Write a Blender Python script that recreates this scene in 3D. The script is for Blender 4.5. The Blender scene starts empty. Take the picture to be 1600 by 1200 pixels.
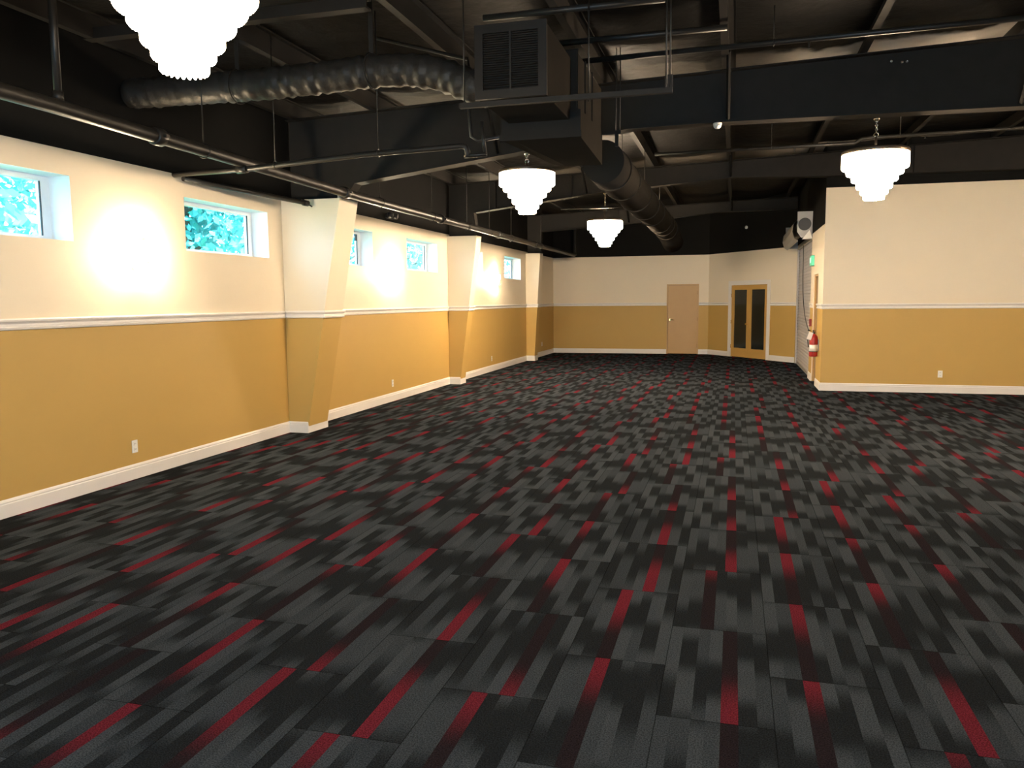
import bpy, math, random
from mathutils import Vector, Matrix

random.seed(7)
S = bpy.context.scene
COL = S.collection

# ------------------------------------------------------------------ camera
cam_data = bpy.data.cameras.new('camera')
cam = bpy.data.objects.new('camera', cam_data)
COL.objects.link(cam)
cam_data.sensor_width = 36.0
cam_data.lens = 1250.0 / 1600.0 * 36.0
cam_data.clip_start = 0.05
cam_data.clip_end = 300
YAW, PITCH, ROLL, EYE = 0.26996, 0.10456, -0.00815, 1.67
_cy, _sy = math.cos(YAW), math.sin(YAW)
_r = Vector((_cy, _sy, 0)); _f = Vector((-_sy, _cy, 0)); _u = Vector((0, 0, 1))
_f2 = _f * math.cos(PITCH) - _u * math.sin(PITCH)
_u2 = _u * math.cos(PITCH) + _f * math.sin(PITCH)
_r2 = _r * math.cos(ROLL) + _u2 * math.sin(ROLL)
_u3 = _u2 * math.cos(ROLL) - _r * math.sin(ROLL)
_m = Matrix((( _r2.x, _u3.x, -_f2.x, 0.0), (_r2.y, _u3.y, -_f2.y, 0.0), (_r2.z, _u3.z, -_f2.z, EYE), (0, 0, 0, 1)))
cam.matrix_world = _m
S.camera = cam

# ------------------------------------------------------------------ sky and exposure
world = bpy.data.worlds.new('sky')
S.world = world
world.use_nodes = True
_bg = world.node_tree.nodes['Background']
_bg.inputs['Color'].default_value = (0.44, 0.72, 1.0, 1)
_bg.inputs['Strength'].default_value = 11.0
S.view_settings.view_transform = 'Standard'
S.view_settings.look = 'None'
S.view_settings.gamma = 1.0
S.view_settings.use_curve_mapping = False
S.view_settings.exposure = 0.12
sun_data = bpy.data.lights.new('sun', 'SUN')
sun_data.energy = 14.0; sun_data.angle = 0.02; sun_data.color = (0.86, 1.0, 1.0)
sun = bpy.data.objects.new('sun', sun_data); COL.objects.link(sun)
sun.location = (20, 6, 30)
sun.rotation_euler = Vector((-0.75, 0.25, -0.85)).to_track_quat('-Z', 'Y').to_euler()   # high over the roof, on to the trees
CHANDELIER_GLOW = 142.0
SCONCE_GLOW = 440.0
LAMP_TINT = (1.0, 0.80, 0.56)

# ------------------------------------------------------------------ materials
def new_mat(name):
    m = bpy.data.materials.new(name); m.use_nodes = True
    return m

class NT:
    """small helper for math node graphs"""
    def __init__(self, m):
        self.t = m.node_tree; self.n = self.t.nodes; self.l = self.t.links
    def node(self, typ, **kw):
        o = self.n.new(typ)
        for k, v in kw.items(): setattr(o, k, v)
        return o
    def put(self, sock, v):
        if isinstance(v, (int, float)): sock.default_value = v
        elif isinstance(v, tuple): sock.default_value = v
        else: self.l.new(v, sock)
    def m(self, op, a, b=None, c=None):
        o = self.node('ShaderNodeMath', operation=op)
        self.put(o.inputs[0], a)
        if b is not None: self.put(o.inputs[1], b)
        if c is not None: self.put(o.inputs[2], c)
        return o.outputs[0]
    def smooth(self, x, lo, hi):
        o = self.node('ShaderNodeMapRange', interpolation_type='SMOOTHSTEP')
        self.put(o.inputs['Value'], x)
        o.inputs['From Min'].default_value = lo; o.inputs['From Max'].default_value = hi
        return o.outputs['Result']
    def comb(self, x, y, z):
        o = self.node('ShaderNodeCombineXYZ')
        for s, v in zip(o.inputs, (x, y, z)): self.put(s, v)
        return o.outputs[0]
    def white(self, vec):
        o = self.node('ShaderNodeTexWhiteNoise', noise_dimensions='3D')
        self.l.new(vec, o.inputs['Vector']); return o.outputs['Value']
    def mix(self, f, a, b):
        o = self.node('ShaderNodeMix', data_type='RGBA')
        self.put(o.inputs[0], f); self.put(o.inputs[6], a); self.put(o.inputs[7], b)
        return o.outputs[2]
    def coord(self):
        return self.node('ShaderNodeTexCoord').outputs['Object']
    def noise(self, scale, detail=2.0, vec=None):
        o = self.node('ShaderNodeTexNoise')
        o.inputs['Scale'].default_value = scale; o.inputs['Detail'].default_value = detail
        self.l.new(vec if vec is not None else self.coord(), o.inputs['Vector'])
        return o.outputs['Fac']
    def bump(self, h, strength, dist):
        o = self.node('ShaderNodeBump')
        o.inputs['Strength'].default_value = strength; o.inputs['Distance'].default_value = dist
        self.l.new(h, o.inputs['Height']); return o.outputs['Normal']

def paint(name, col, rough=0.5, metal=0.0, spec=0.4, var=0.06, scale=6.0, bump=0.0, bscale=120.0, bdist=0.001):
    m = new_mat(name); k = NT(m); b = m.node_tree.nodes['Principled BSDF']
    n = k.noise(scale, 3.0)
    c1 = tuple(min(1, v * (1 - var)) for v in col) + (1,)
    c2 = tuple(min(1, v * (1 + var)) for v in col) + (1,)
    k.l.new(k.mix(n, c1, c2), b.inputs['Base Color'])
    b.inputs['Roughness'].default_value = rough
    b.inputs['Metallic'].default_value = metal
    b.inputs['Specular IOR Level'].default_value = spec
    if bump > 0:
        k.l.new(k.bump(k.noise(bscale, 3.0), bump, bdist), b.inputs['Normal'])
    return m

def glow(name, col, strength):
    m = new_mat(name); k = NT(m)
    b = m.node_tree.nodes['Principled BSDF']
    n = k.noise(40.0)
    k.l.new(k.mix(n, (col[0], col[1], col[2], 1), (col[0], col[1] * 0.97, col[2] * 0.94, 1)), b.inputs['Emission Color'])
    b.inputs['Emission Strength'].default_value = strength
    b.inputs['Base Color'].default_value = (col[0] * .3, col[1] * .3, col[2] * .3, 1)
    b.inputs['Roughness'].default_value = 0.3
    return m

def glass_mat(name, tint, gloss=0.06):
    m = new_mat(name); k = NT(m)
    for n in list(k.n):
        if n.type == 'BSDF_PRINCIPLED': k.n.remove(n)
    out = [n for n in k.n if n.type == 'OUTPUT_MATERIAL'][0]
    tr = k.node('ShaderNodeBsdfTransparent'); tr.inputs['Color'].default_value = tint
    gl = k.node('ShaderNodeBsdfGlossy'); gl.inputs['Roughness'].default_value = 0.03
    fr = k.node('ShaderNodeFresnel'); fr.inputs['IOR'].default_value = 1.45
    mx = k.node('ShaderNodeMixShader')
    ge = k.node('ShaderNodeNewGeometry')
    front = k.m('MULTIPLY', fr.outputs[0], k.m('SUBTRACT', 1.0, ge.outputs['Backfacing']))
    k.l.new(front, mx.inputs[0]); k.l.new(tr.outputs[0], mx.inputs[1]); k.l.new(gl.outputs[0], mx.inputs[2])
    k.l.new(mx.outputs[0], out.inputs['Surface'])
    return m

def carpet_mat():
    m = new_mat('striped_carpet'); k = NT(m); b = m.node_tree.nodes['Principled BSDF']
    W, L = 0.4572, 0.9144
    sep = k.node('ShaderNodeSeparateXYZ'); k.l.new(k.coord(), sep.inputs[0])
    x = k.m('ADD', sep.outputs[0], 40 * W + 0.27); y = k.m('ADD', sep.outputs[1], 40 * L - 0.37)
    xs = k.m('DIVIDE', x, W); i = k.m('FLOOR', xs); u = k.m('FRACT', xs)
    half = k.m('MULTIPLY', k.m('MODULO', i, 2.0), 0.5)
    ys = k.m('ADD', k.m('DIVIDE', y, L), half); j = k.m('FLOOR', ys); v = k.m('FRACT', ys)
    flip = k.m('GREATER_THAN', k.white(k.comb(i, j, 3.0)), 0.5)
    def flipped(t):   # t or 1-t
        return k.m('ADD', k.m('MULTIPLY', t, k.m('SUBTRACT', 1.0, flip)), k.m('MULTIPLY', k.m('SUBTRACT', 1.0, t), flip))
    uf, vf = flipped(u), flipped(v)
    s = None
    for e in (0.13, 0.30, 0.42, 0.55, 0.70, 0.86):
        g = k.m('GREATER_THAN', uf, e)
        s = g if s is None else k.m('ADD', s, g)
    variant = k.m('FLOOR', k.m('MULTIPLY', k.white(k.comb(i, j, 9.0)), 4.0))
    ph = k.white(k.comb(s, variant, 5.0)); ph2 = k.white(k.comb(s, variant, 11.0))
    freq = k.m('ADD', 0.60, k.m('MULTIPLY', ph2, 0.65))
    wob = k.m('MULTIPLY', k.m('SUBTRACT', k.noise(90.0, 2.0), 0.5), 0.06)
    t = k.m('ADD', k.m('ADD', k.m('MULTIPLY', vf, freq), k.m('MULTIPLY', ph, 3.0)), wob)
    wave = k.m('SINE', k.m('MULTIPLY', t, 2 * math.pi))
    light = k.smooth(wave, -0.75, 0.55)
    tone = k.mix(k.white(k.comb(s, variant, 17.0)), (0.030, 0.036, 0.043, 1), (0.043, 0.051, 0.060, 1))
    grey = k.mix(light, (0.0140, 0.0160, 0.0185, 1), tone)
    isred = k.m('COMPARE', s, 4.0, 0.1)
    hr = k.white(k.comb(i, j, 23.0))
    grain = k.m('MULTIPLY', k.m('SUBTRACT', k.noise(260.0, 1.0), 0.5), 0.5)
    rs = k.m('ADD', k.m('SUBTRACT', k.m('ADD', 0.55, k.m('MULTIPLY', hr, 0.85)), k.m('MULTIPLY', vf, 1.45)), grain)
    rstr = k.smooth(rs, 0.15, 0.75)
    red = k.mix(rstr, (0.0165, 0.0125, 0.0150, 1), (0.100, 0.0150, 0.023, 1))
    col = k.mix(isred, grey, red)
    fine = k.noise(170.0, 3.0)
    fcol = k.mix(k.smooth(fine, 0.3, 0.7), (0.55, 0.55, 0.55, 1), (1.42, 1.42, 1.42, 1))
    mul = k.node('ShaderNodeMix', data_type='RGBA', blend_type='MULTIPLY')
    mul.inputs[0].default_value = 1.0
    k.l.new(col, mul.inputs[6]); k.l.new(fcol, mul.inputs[7])
    # thin dark seams between tiles
    du = k.m('MINIMUM', u, k.m('SUBTRACT', 1.0, u)); dv = k.m('MINIMUM', v, k.m('SUBTRACT', 1.0, v))
    seam = k.m('MAXIMUM', k.m('LESS_THAN', k.m('MULTIPLY', du, W), 0.0022), k.m('LESS_THAN', k.m('MULTIPLY', dv, L), 0.0022))
    fin = k.mix(k.m('MULTIPLY', seam, 0.6), mul.outputs[2], (0.002, 0.002, 0.002, 1))
    k.l.new(fin, b.inputs['Base Color'])
    b.inputs['Roughness'].default_value = 0.62
    b.inputs['Specular IOR Level'].default_value = 0.0
    k.l.new(k.bump(k.noise(300.0, 2.0), 0.5, 0.003), b.inputs['Normal'])
    return m

M = {}
M['cream'] = paint('cream_wall_paint', (0.78, 0.68, 0.53), 0.55, var=0.02, scale=2.0, bump=0.12, bscale=160)
M['gold'] = paint('gold_wall_paint', (0.50, 0.318, 0.092), 0.55, var=0.03, scale=2.0, bump=0.12, bscale=160)
M['black_wall'] = paint('flat_black_paint', (0.006, 0.006, 0.006), 0.8, spec=0.12, var=0.2)
M['white_trim'] = paint('white_trim_paint', (0.76, 0.72, 0.68), 0.35, var=0.02)
M['reveal'] = paint('white_window_reveal', (0.80, 0.80, 0.80), 0.5, var=0.02)
M['vinyl'] = paint('white_window_vinyl', (0.80, 0.82, 0.84), 0.35, var=0.02)
M['gasket'] = paint('black_gasket', (0.02, 0.02, 0.02), 0.6)
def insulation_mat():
    """black sprayed roof insulation; pale bare strips left just behind each rafter where the spray missed, with chandelier light painted in at right"""
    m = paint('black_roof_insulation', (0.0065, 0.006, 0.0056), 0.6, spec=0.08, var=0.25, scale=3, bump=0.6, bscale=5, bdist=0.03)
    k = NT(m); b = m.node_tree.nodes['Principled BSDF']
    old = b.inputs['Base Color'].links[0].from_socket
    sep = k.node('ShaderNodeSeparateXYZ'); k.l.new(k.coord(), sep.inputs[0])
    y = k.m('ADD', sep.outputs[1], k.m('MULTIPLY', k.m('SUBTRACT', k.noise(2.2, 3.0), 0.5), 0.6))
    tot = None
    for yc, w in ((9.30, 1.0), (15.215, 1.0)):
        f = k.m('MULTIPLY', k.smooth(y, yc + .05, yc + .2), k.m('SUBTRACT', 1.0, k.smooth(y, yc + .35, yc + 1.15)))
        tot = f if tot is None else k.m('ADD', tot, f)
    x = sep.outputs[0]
    lamplit = k.m('MULTIPLY', k.smooth(x, 0.2, 1.2), k.m('SUBTRACT', 1.0, k.smooth(x, 2.2, 3.8)))  # chandelier light painted in: strips much paler around the right-hand lamp
    pale = k.mix(lamplit, (0.07, 0.064, 0.056, 1), (0.62, 0.56, 0.48, 1))
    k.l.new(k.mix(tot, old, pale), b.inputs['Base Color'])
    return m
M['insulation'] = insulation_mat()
M['steel'] = paint('black_painted_steel', (0.024, 0.0222, 0.0205), 0.6, spec=0.06, var=0.2)
M['pipe'] = paint('black_pipe', (0.015, 0.0138, 0.0125), 0.42, spec=0.28, var=0.2)
M['duct'] = paint('charcoal_duct_metal', (0.024, 0.022, 0.020), 0.6, spec=0.0, var=0.15, scale=4)
M['flex'] = paint('black_flex_duct_film', (0.020, 0.018, 0.016), 0.5, spec=0.3, var=0.2, bump=0.3, bscale=22, bdist=0.02)
M['louver'] = paint('dark_louver_metal', (0.014, 0.013, 0.012), 0.45, spec=0.15, var=0.1)
M['bolt'] = paint('bright_zinc', (0.75, 0.72, 0.66), 0.25, metal=0.9)
M['chrome'] = paint('warm_chrome', (0.80, 0.74, 0.62), 0.2, metal=0.9)
M['bronze'] = paint('dark_bronze', (0.12, 0.085, 0.06), 0.35, metal=0.5)
M['crystal'] = glow('lit_crystal', LAMP_TINT, CHANDELIER_GLOW)
M['crystal_near'] = glow('lit_crystal_dimmer', LAMP_TINT, CHANDELIER_GLOW * 0.36)
M['crystal_far'] = glow('lit_crystal_brighter', LAMP_TINT, CHANDELIER_GLOW * 1.7)
M['sconce_crystal'] = glow('lit_sconce_crystal', (1.0, 0.84, 0.58), SCONCE_GLOW)
M['door_tan'] = paint('tan_door_paint', (0.50, 0.31, 0.13), 0.45, var=0.04, scale=5)
M['door_brown'] = paint('brown_door_paint', (0.27, 0.175, 0.085), 0.5, var=0.04, scale=5)
M['door_gold'] = paint('gold_door_paint', (0.50, 0.295, 0.085), 0.45, var=0.04, scale=5)
M['dark_glass'] = paint('dark_door_glass', (0.012, 0.015, 0.014), 0.12, spec=0.5)
M['brass'] = paint('brass', (0.85, 0.66, 0.32), 0.22, metal=1.0)
M['plastic'] = paint('white_plastic', (0.78, 0.76, 0.72), 0.35, var=0.02)
M['slot'] = paint('dark_slot', (0.05, 0.045, 0.04), 0.6)
M['shutter'] = paint('pale_grey_shutter', (0.48, 0.45, 0.45), 0.4, spec=0.5, var=0.04)
M['galv'] = paint('grey_galvanised_sheet', (0.36, 0.34, 0.32), 0.4, metal=0.3, var=0.08)
M['red'] = paint('red_enamel', (0.30, 0.016, 0.016), 0.35, var=0.05)
M['dark_red'] = paint('dark_red_plastic', (0.20, 0.02, 0.018), 0.4, var=0.05)
M['black_plastic'] = paint('black_plastic', (0.02, 0.02, 0.02), 0.4)
M['green_lit'] = glow('lit_green_sign', (0.06, 0.62, 0.32), 0.9)
M['green_acrylic'] = paint('green_acrylic', (0.05, 0.42, 0.22), 0.3)
M['white_lit'] = glow('lit_white_panel', (0.75, 1.0, 0.85), 0.9)
M['glass'] = glass_mat('window_glass', (0.93, 0.98, 0.98, 1))
M['bark'] = paint('grey_bark', (0.16, 0.11, 0.08), 0.85, var=0.3, scale=12, bump=0.6, bscale=30, bdist=0.02)
M['leaf'] = paint('blue_green_leaves', (0.12, 0.50, 0.50), 0.6, var=0.5, scale=1.3)
M['leaf_pale'] = paint('pale_green_leaves', (0.25, 0.62, 0.60), 0.6, var=0.5, scale=1.6)
M['grass'] = paint('lawn_green', (0.10, 0.24, 0.07), 0.9, var=0.4, scale=3)
M['carpet'] = carpet_mat()

# ------------------------------------------------------------------ mesh building
ORG = {}
class MB:
    def __init__(self): self.v = []; self.f = []; self.mi = []; self.mats = []; self.sm = []
    def mid(self, m):
        if m not in self.mats: self.mats.append(m)
        return self.mats.index(m)
    def face(self, pts, m, smooth=False):
        n = len(self.v); self.v += [tuple(p) for p in pts]
        self.f.append(tuple(range(n, n + len(pts)))); self.mi.append(self.mid(m)); self.sm.append(smooth)
        return self
    def box(self, a, b, m, rot=None, piv=None):
        x0, y0, z0 = a; x1, y1, z1 = b
        c = [(x0,y0,z0),(x1,y0,z0),(x1,y1,z0),(x0,y1,z0),(x0,y0,z1),(x1,y0,z1),(x1,y1,z1),(x0,y1,z1)]
        if rot is not None:
            pv = Vector(piv) if piv is not None else Vector(((x0+x1)/2,(y0+y1)/2,(z0+z1)/2))
            c = [tuple(rot @ (Vector(p) - pv) + pv) for p in c]
        n = len(self.v); self.v += c
        for q in ((0,3,2,1),(4,5,6,7),(0,1,5,4),(1,2,6,5),(2,3,7,6),(3,0,4,7)):
            self.f.append(tuple(n + i for i in q)); self.mi.append(self.mid(m)); self.sm.append(False)
        return self
    def prism(self, prof, fn, t0, t1, m, smooth=False):
        """extrude a 2D profile; fn(a, b, t) gives the 3D point"""
        n = len(self.v); k = len(prof)
        self.v += [tuple(fn(a, b, t0)) for a, b in prof] + [tuple(fn(a, b, t1)) for a, b in prof]
        for i in range(k):
            j = (i + 1) % k
            self.f.append((n + i, n + j, n + k + j, n + k + i)); self.mi.append(self.mid(m)); self.sm.append(smooth)
        self.f.append(tuple(n + i for i in reversed(range(k)))); self.mi.append(self.mid(m)); self.sm.append(False)
        self.f.append(tuple(n + k + i for i in range(k))); self.mi.append(self.mid(m)); self.sm.append(False)
        return self
    def tube(self, path, r, m, seg=12, cap=True, smooth=True):
        path = [Vector(p) for p in path]; n0 = len(self.v); P = len(path)
        rad = r if isinstance(r, (list, tuple)) else [r] * P
        up = None
        for i, p in enumerate(path):
            d = (path[min(i + 1, P - 1)] - path[max(i - 1, 0)]).normalized()
            if up is None:
                up = Vector((0, 0, 1)) if abs(d.z) < 0.9 else Vector((1, 0, 0))
            a = d.cross(up).normalized(); c = a.cross(d).normalized(); up = c
            for s in range(seg):
                t = 2 * math.pi * s / seg
                self.v.append(tuple(p + (a * math.cos(t) + c * math.sin(t)) * rad[i]))
        for i in range(P - 1):
            for s in range(seg):
                q = (s + 1) % seg
                self.f.append((n0 + i*seg + s, n0 + i*seg + q, n0 + (i+1)*seg + q, n0 + (i+1)*seg + s))
                self.mi.append(self.mid(m)); self.sm.append(smooth)
        if cap:
            self.f.append(tuple(n0 + s for s in reversed(range(seg)))); self.mi.append(self.mid(m)); self.sm.append(False)
            self.f.append(tuple(n0 + (P-1)*seg + s for s in range(seg))); self.mi.append(self.mid(m)); self.sm.append(False)
        return self
    def lathe(self, prof, c, m, seg=24, smooth=True):
        """prof: (radius, z) around the vertical axis through c"""
        n0 = len(self.v); P = len(prof)
        for r, z in prof:
            for s in range(seg):
                t = 2 * math.pi * s / seg
                self.v.append((c[0] + r * math.cos(t), c[1] + r * math.sin(t), c[2] + z))
        for i in range(P - 1):
            for s in range(seg):
                q = (s + 1) % seg
                self.f.append((n0 + i*seg + s, n0 + i*seg + q, n0 + (i+1)*seg + q, n0 + (i+1)*seg + s))
                self.mi.append(self.mid(m)); self.sm.append(smooth)
        self.f.append(tuple(n0 + s for s in reversed(range(seg)))); self.mi.append(self.mid(m)); self.sm.append(False)
        self.f.append(tuple(n0 + (P-1)*seg + s for s in range(seg))); self.mi.append(self.mid(m)); self.sm.append(False)
        return self
    def torus(self, c, R, r, m, axis='y', seg=18, sub=8):
        pts = []
        for s in range(seg + 1):
            t = 2 * math.pi * s / seg
            if axis == 'y': pts.append((c[0] + R*math.cos(t), c[1], c[2] + R*math.sin(t)))
            elif axis == 'x': pts.append((c[0], c[1] + R*math.cos(t), c[2] + R*math.sin(t)))
            else: pts.append((c[0] + R*math.cos(t), c[1] + R*math.sin(t), c[2]))
        return self.tube(pts, r, m, seg=sub, cap=False)
    def build(self, name, parent=None, origin=None, bevel=0.0):
        o3 = ORG.get(parent.name, Vector((0, 0, 0))) if parent is not None else Vector(origin or (0, 0, 0))
        me = bpy.data.meshes.new(name)
        me.from_pydata([tuple(Vector(p) - o3) for p in self.v], [], self.f)
        for m in self.mats: me.materials.append(M[m])
        for p, mi, sm in zip(me.polygons, self.mi, self.sm):
            p.material_index = mi; p.use_smooth = sm
        me.update()
        o = bpy.data.objects.new(name, me); COL.objects.link(o)
        if parent is not None: o.parent = parent
        else: o.location = o3
        ORG[o.name] = o3
        if bevel > 0:
            bv = o.modifiers.new('bevel', 'BEVEL'); bv.width = bevel; bv.segments = 2; bv.limit_method = 'ANGLE'
        return o

def tag(o, label=None, cat=None, group=None, kind=None):
    if label: o['label'] = label
    if cat: o['category'] = cat
    if group: o['group'] = group
    if kind: o['kind'] = kind
    return o
def thing(name, label, cat, loc, group=None):
    o = bpy.data.objects.new(name, None); COL.objects.link(o)
    o.location = loc; o.empty_display_size = 0.1
    ORG[o.name] = Vector(loc)
    return tag(o, label, cat, group)
def struct(o): o['kind'] = 'structure'; return o
def dup(root, loc, label, group=None):
    r = root.copy(); COL.objects.link(r); r.location = loc; r['label'] = label
    ORG[r.name] = Vector(loc)
    if group: r['group'] = group
    for ch in list(root.children):
        c = ch.copy(); COL.objects.link(c); c.parent = r
        for g in list(ch.children):
            d = g.copy(); COL.objects.link(d); d.parent = c
    return r

# ------------------------------------------------------------------ room dimensions (metres)
XL = -5.486; YF = 24.79; XR = 1.53; YR = 15.32; XE = 9.6; YB = -3.2
RAIL0, RAIL1 = 1.464, 1.556       # chair rail
BASE = 0.143                       # baseboard height
TL = 2.97                          # top of the cream paint
TR = 3.59                          # top of the right wall
CA = Vector((-0.73, YF, 0)); CB = Vector((1.55, 21.76, 0))   # the angled wall
def roof(x): return 4.17 + 0.0342 * (x + 4.6)
RAF = [2.96 + 0.24, 9.30, 15.215, 21.51]

# floor
g = MB(); g.face([(XL - 0.05, YB, 0), (XE, YB, 0), (XE, YF + 0.3, 0), (XL - 0.05, YF + 0.3, 0)], 'carpet')
struct(g.build('floor'))

# ceiling: black faced insulation, sagging between the purlins
PURLINS = [-5.36, -4.25, -2.70, -1.45, -0.10, 1.27, 2.70, 4.10, 5.50, 6.90, 8.30, 9.5]
def sag(x):
    for a, b in zip(PURLINS[:-1], PURLINS[1:]):
        if a <= x <= b:
            t = (x - a) / (b - a); return 0.10 * 4 * t * (1 - t)
    return 0.0
g = MB(); nx, ny = 90, 84
xs = [XL - 0.15 + (XE - XL + 0.15) * i / nx for i in range(nx + 1)]
ysv = [YB + (YF + 0.3 - YB) * i / ny for i in range(ny + 1)]
vv = []
for yv in ysv:
    for xv in xs:
        dz = sag(xv) * (0.55 + 0.45 * math.sin(yv * 1.9 + xv * 0.7)) + random.uniform(-0.008, 0.008)
        vv.append((xv, yv, roof(xv) - dz * 0.8))
g.v = vv
for a in range(ny):
    for b_ in range(nx):
        p = a * (nx + 1) + b_
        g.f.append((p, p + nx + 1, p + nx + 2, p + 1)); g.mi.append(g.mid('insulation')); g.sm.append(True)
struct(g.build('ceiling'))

# ------------------------------------------------------------------ walls
WIN = [(-1.75, -0.25), (1.15, 2.65), (4.21, 5.72), (7.20, 8.74), (10.18, 11.69), (13.05, 14.55), (15.94, 17.45), (19.21, 20.79)]
WZ0, WZ1, WDEP = 2.205, 2.755, 0.22
g = MB()
ycut = sorted([YB, YF] + [v for w in WIN for v in w])
for a, b_ in zip(ycut[:-1], ycut[1:]):
    hole = any(abs(a - w[0]) < 1e-6 for w in WIN)
    def q(z0, z1, m): g.face([(XL, a, z0), (XL, a, z1), (XL, b_, z1), (XL, b_, z0)], m)
    q(0, RAIL0, 'gold')
    if hole:
        q(RAIL0, WZ0, 'cream'); q(WZ1, TL, 'cream')
        xo = XL - WDEP - 0.06
        g.face([(XL, a, WZ0), (XL, b_, WZ0), (xo, b_, WZ0), (xo, a, WZ0)], 'reveal')
        g.face([(XL, a, WZ1), (xo, a, WZ1), (xo, b_, WZ1), (XL, b_, WZ1)], 'reveal')
        g.face([(XL, a, WZ0), (xo, a, WZ0), (xo, a, WZ1), (XL, a, WZ1)], 'reveal')
        g.face([(XL, b_, WZ0), (XL, b_, WZ1), (xo, b_, WZ1), (xo, b_, WZ0)], 'reveal')
    else:
        q(RAIL0, TL, 'cream')
    q(TL, 4.45, 'black_wall')
struct(g.build('wall_left'))

g = MB()   # far wall with the single door opening
D1 = (-1.965, -1.015, 2.105)
for x0, x1 in ((XL, D1[0]), (D1[1], CA.x)):
    for z0, z1, m in ((0, RAIL0, 'gold'), (RAIL0, TL, 'cream')):
        g.face([(x0, YF, z0), (x1, YF, z0), (x1, YF, z1), (x0, YF, z1)], m)
g.face([(D1[0], YF, D1[2]), (D1[1], YF, D1[2]), (D1[1], YF, TL), (D1[0], YF, TL)], 'cream')
g.face([(XL, YF, TL), (CA.x, YF, TL), (CA.x, YF, 4.6), (XL, YF, 4.6)], 'black_wall')
g.face([(D1[0] - .1, YF + .12, 0), (D1[1] + .1, YF + .12, 0), (D1[1] + .1, YF + .12, 2.2), (D1[0] - .1, YF + .12, 2.2)], 'black_wall')
struct(g.build('wall_far'))

AD = (CB - CA); ALEN = AD.length; AD.normalize(); AN = Vector((AD.y, -AD.x, 0))   # AN points into the room
if AN.y > 0: AN = -AN
def ang(s, z, d=0.0):
    p = CA + AD * s + AN * d; return (p.x, p.y, z)
D2 = (1.10, 2.66, 2.04)
g = MB()
for s0, s1 in ((0, D2[0]), (D2[1], ALEN)):
    for z0, z1, m in ((0, RAIL0, 'gold'), (RAIL0, TL, 'cream')):
        g.face([ang(s0, z0), ang(s1, z0), ang(s1, z1), ang(s0, z1)], m)
g.face([ang(D2[0], D2[2]), ang(D2[1], D2[2]), ang(D2[1], TL), ang(D2[0], TL)], 'cream')
g.face([ang(0, TL), ang(ALEN, TL), ang(ALEN, 4.6), ang(0, 4.6)], 'black_wall')
g.face([ang(D2[0] - .1, 0, -.12), ang(D2[1] + .1, 0, -.12), ang(D2[1] + .1, 2.2, -.12), ang(D2[0] - .1, 2.2, -.12)], 'black_wall')
struct(g.build('wall_angled'))

# side wall of the right hand room: shutter opening, door recess
SH0, SH1, SHZ = 17.72, 21.60, 2.86
DS0, DS1, DSZ = 16.22, 17.10, 2.12
g = MB()
def sq(y0, y1, z0, z1, m): g.face([(XR, y0, z0), (XR, y1, z0), (XR, y1, z1), (XR, y0, z1)], m)
for y0, y1 in ((YR, DS0), (DS1, SH0), (SH1, CB.y)):
    sq(y0, y1, 0, RAIL0, 'gold'); sq(y0, y1, RAIL0, TL, 'cream')
sq(DS0, DS1, DSZ, TL, 'cream'); sq(SH0, SH1, SHZ, TL, 'cream')
sq(YR, CB.y, TL, 4.6, 'black_wall')
for yy in (DS0, DS1):
    g.face([(XR, yy, 0), (XR + .12, yy, 0), (XR + .12, yy, DSZ), (XR, yy, DSZ)], 'cream')
g.face([(XR, DS0, DSZ), (XR + .12, DS0, DSZ), (XR + .12, DS1, DSZ), (XR, DS1, DSZ)], 'cream')
for yy in (SH0, SH1):
    g.face([(XR, yy, 0), (XR + .14, yy, 0), (XR + .14, yy, SHZ), (XR, yy, SHZ)], 'galv')
g.face([(XR + .14, SH0 - .1, 0), (XR + .14, SH1 + .1, 0), (XR + .14, SH1 + .1, TL), (XR + .14, SH0 - .1, TL)], 'black_wall')
g.face([(XR + .13, DS0 - .1, 0), (XR + .13, DS1 + .1, 0), (XR + .13, DS1 + .1, 2.3), (XR + .13, DS0 - .1, 2.3)], 'black_wall')
g.face([(XR, SH0, SHZ), (XR + .14, SH0, SHZ), (XR + .14, SH1, SHZ), (XR, SH1, SHZ)], 'galv')
struct(g.build('wall_side'))

g = MB()   # right wall facing the camera
for z0, z1, m in ((0, RAIL0, 'gold'), (RAIL0, TR, 'cream')):
    g.face([(XR, YR, z0), (XE, YR, z0), (XE, YR, z1), (XR, YR, z1)], m)
g.face([(XR, YR, TL), (XR, YR + .12, TL), (XR, YR + .12, TR), (XR, YR, TR)], 'black_wall')
g.face([(XR, YR, TR), (XE, YR, TR), (XE, YR + .12, TR), (XR, YR + .12, TR)], 'white_trim')
g.face([(XR, YR + .12, TR), (XE, YR + .12, TR), (XE, YR + .12, 4.62), (XR, YR + .12, 4.62)], 'black_wall')
struct(g.build('wall_right'))

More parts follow.
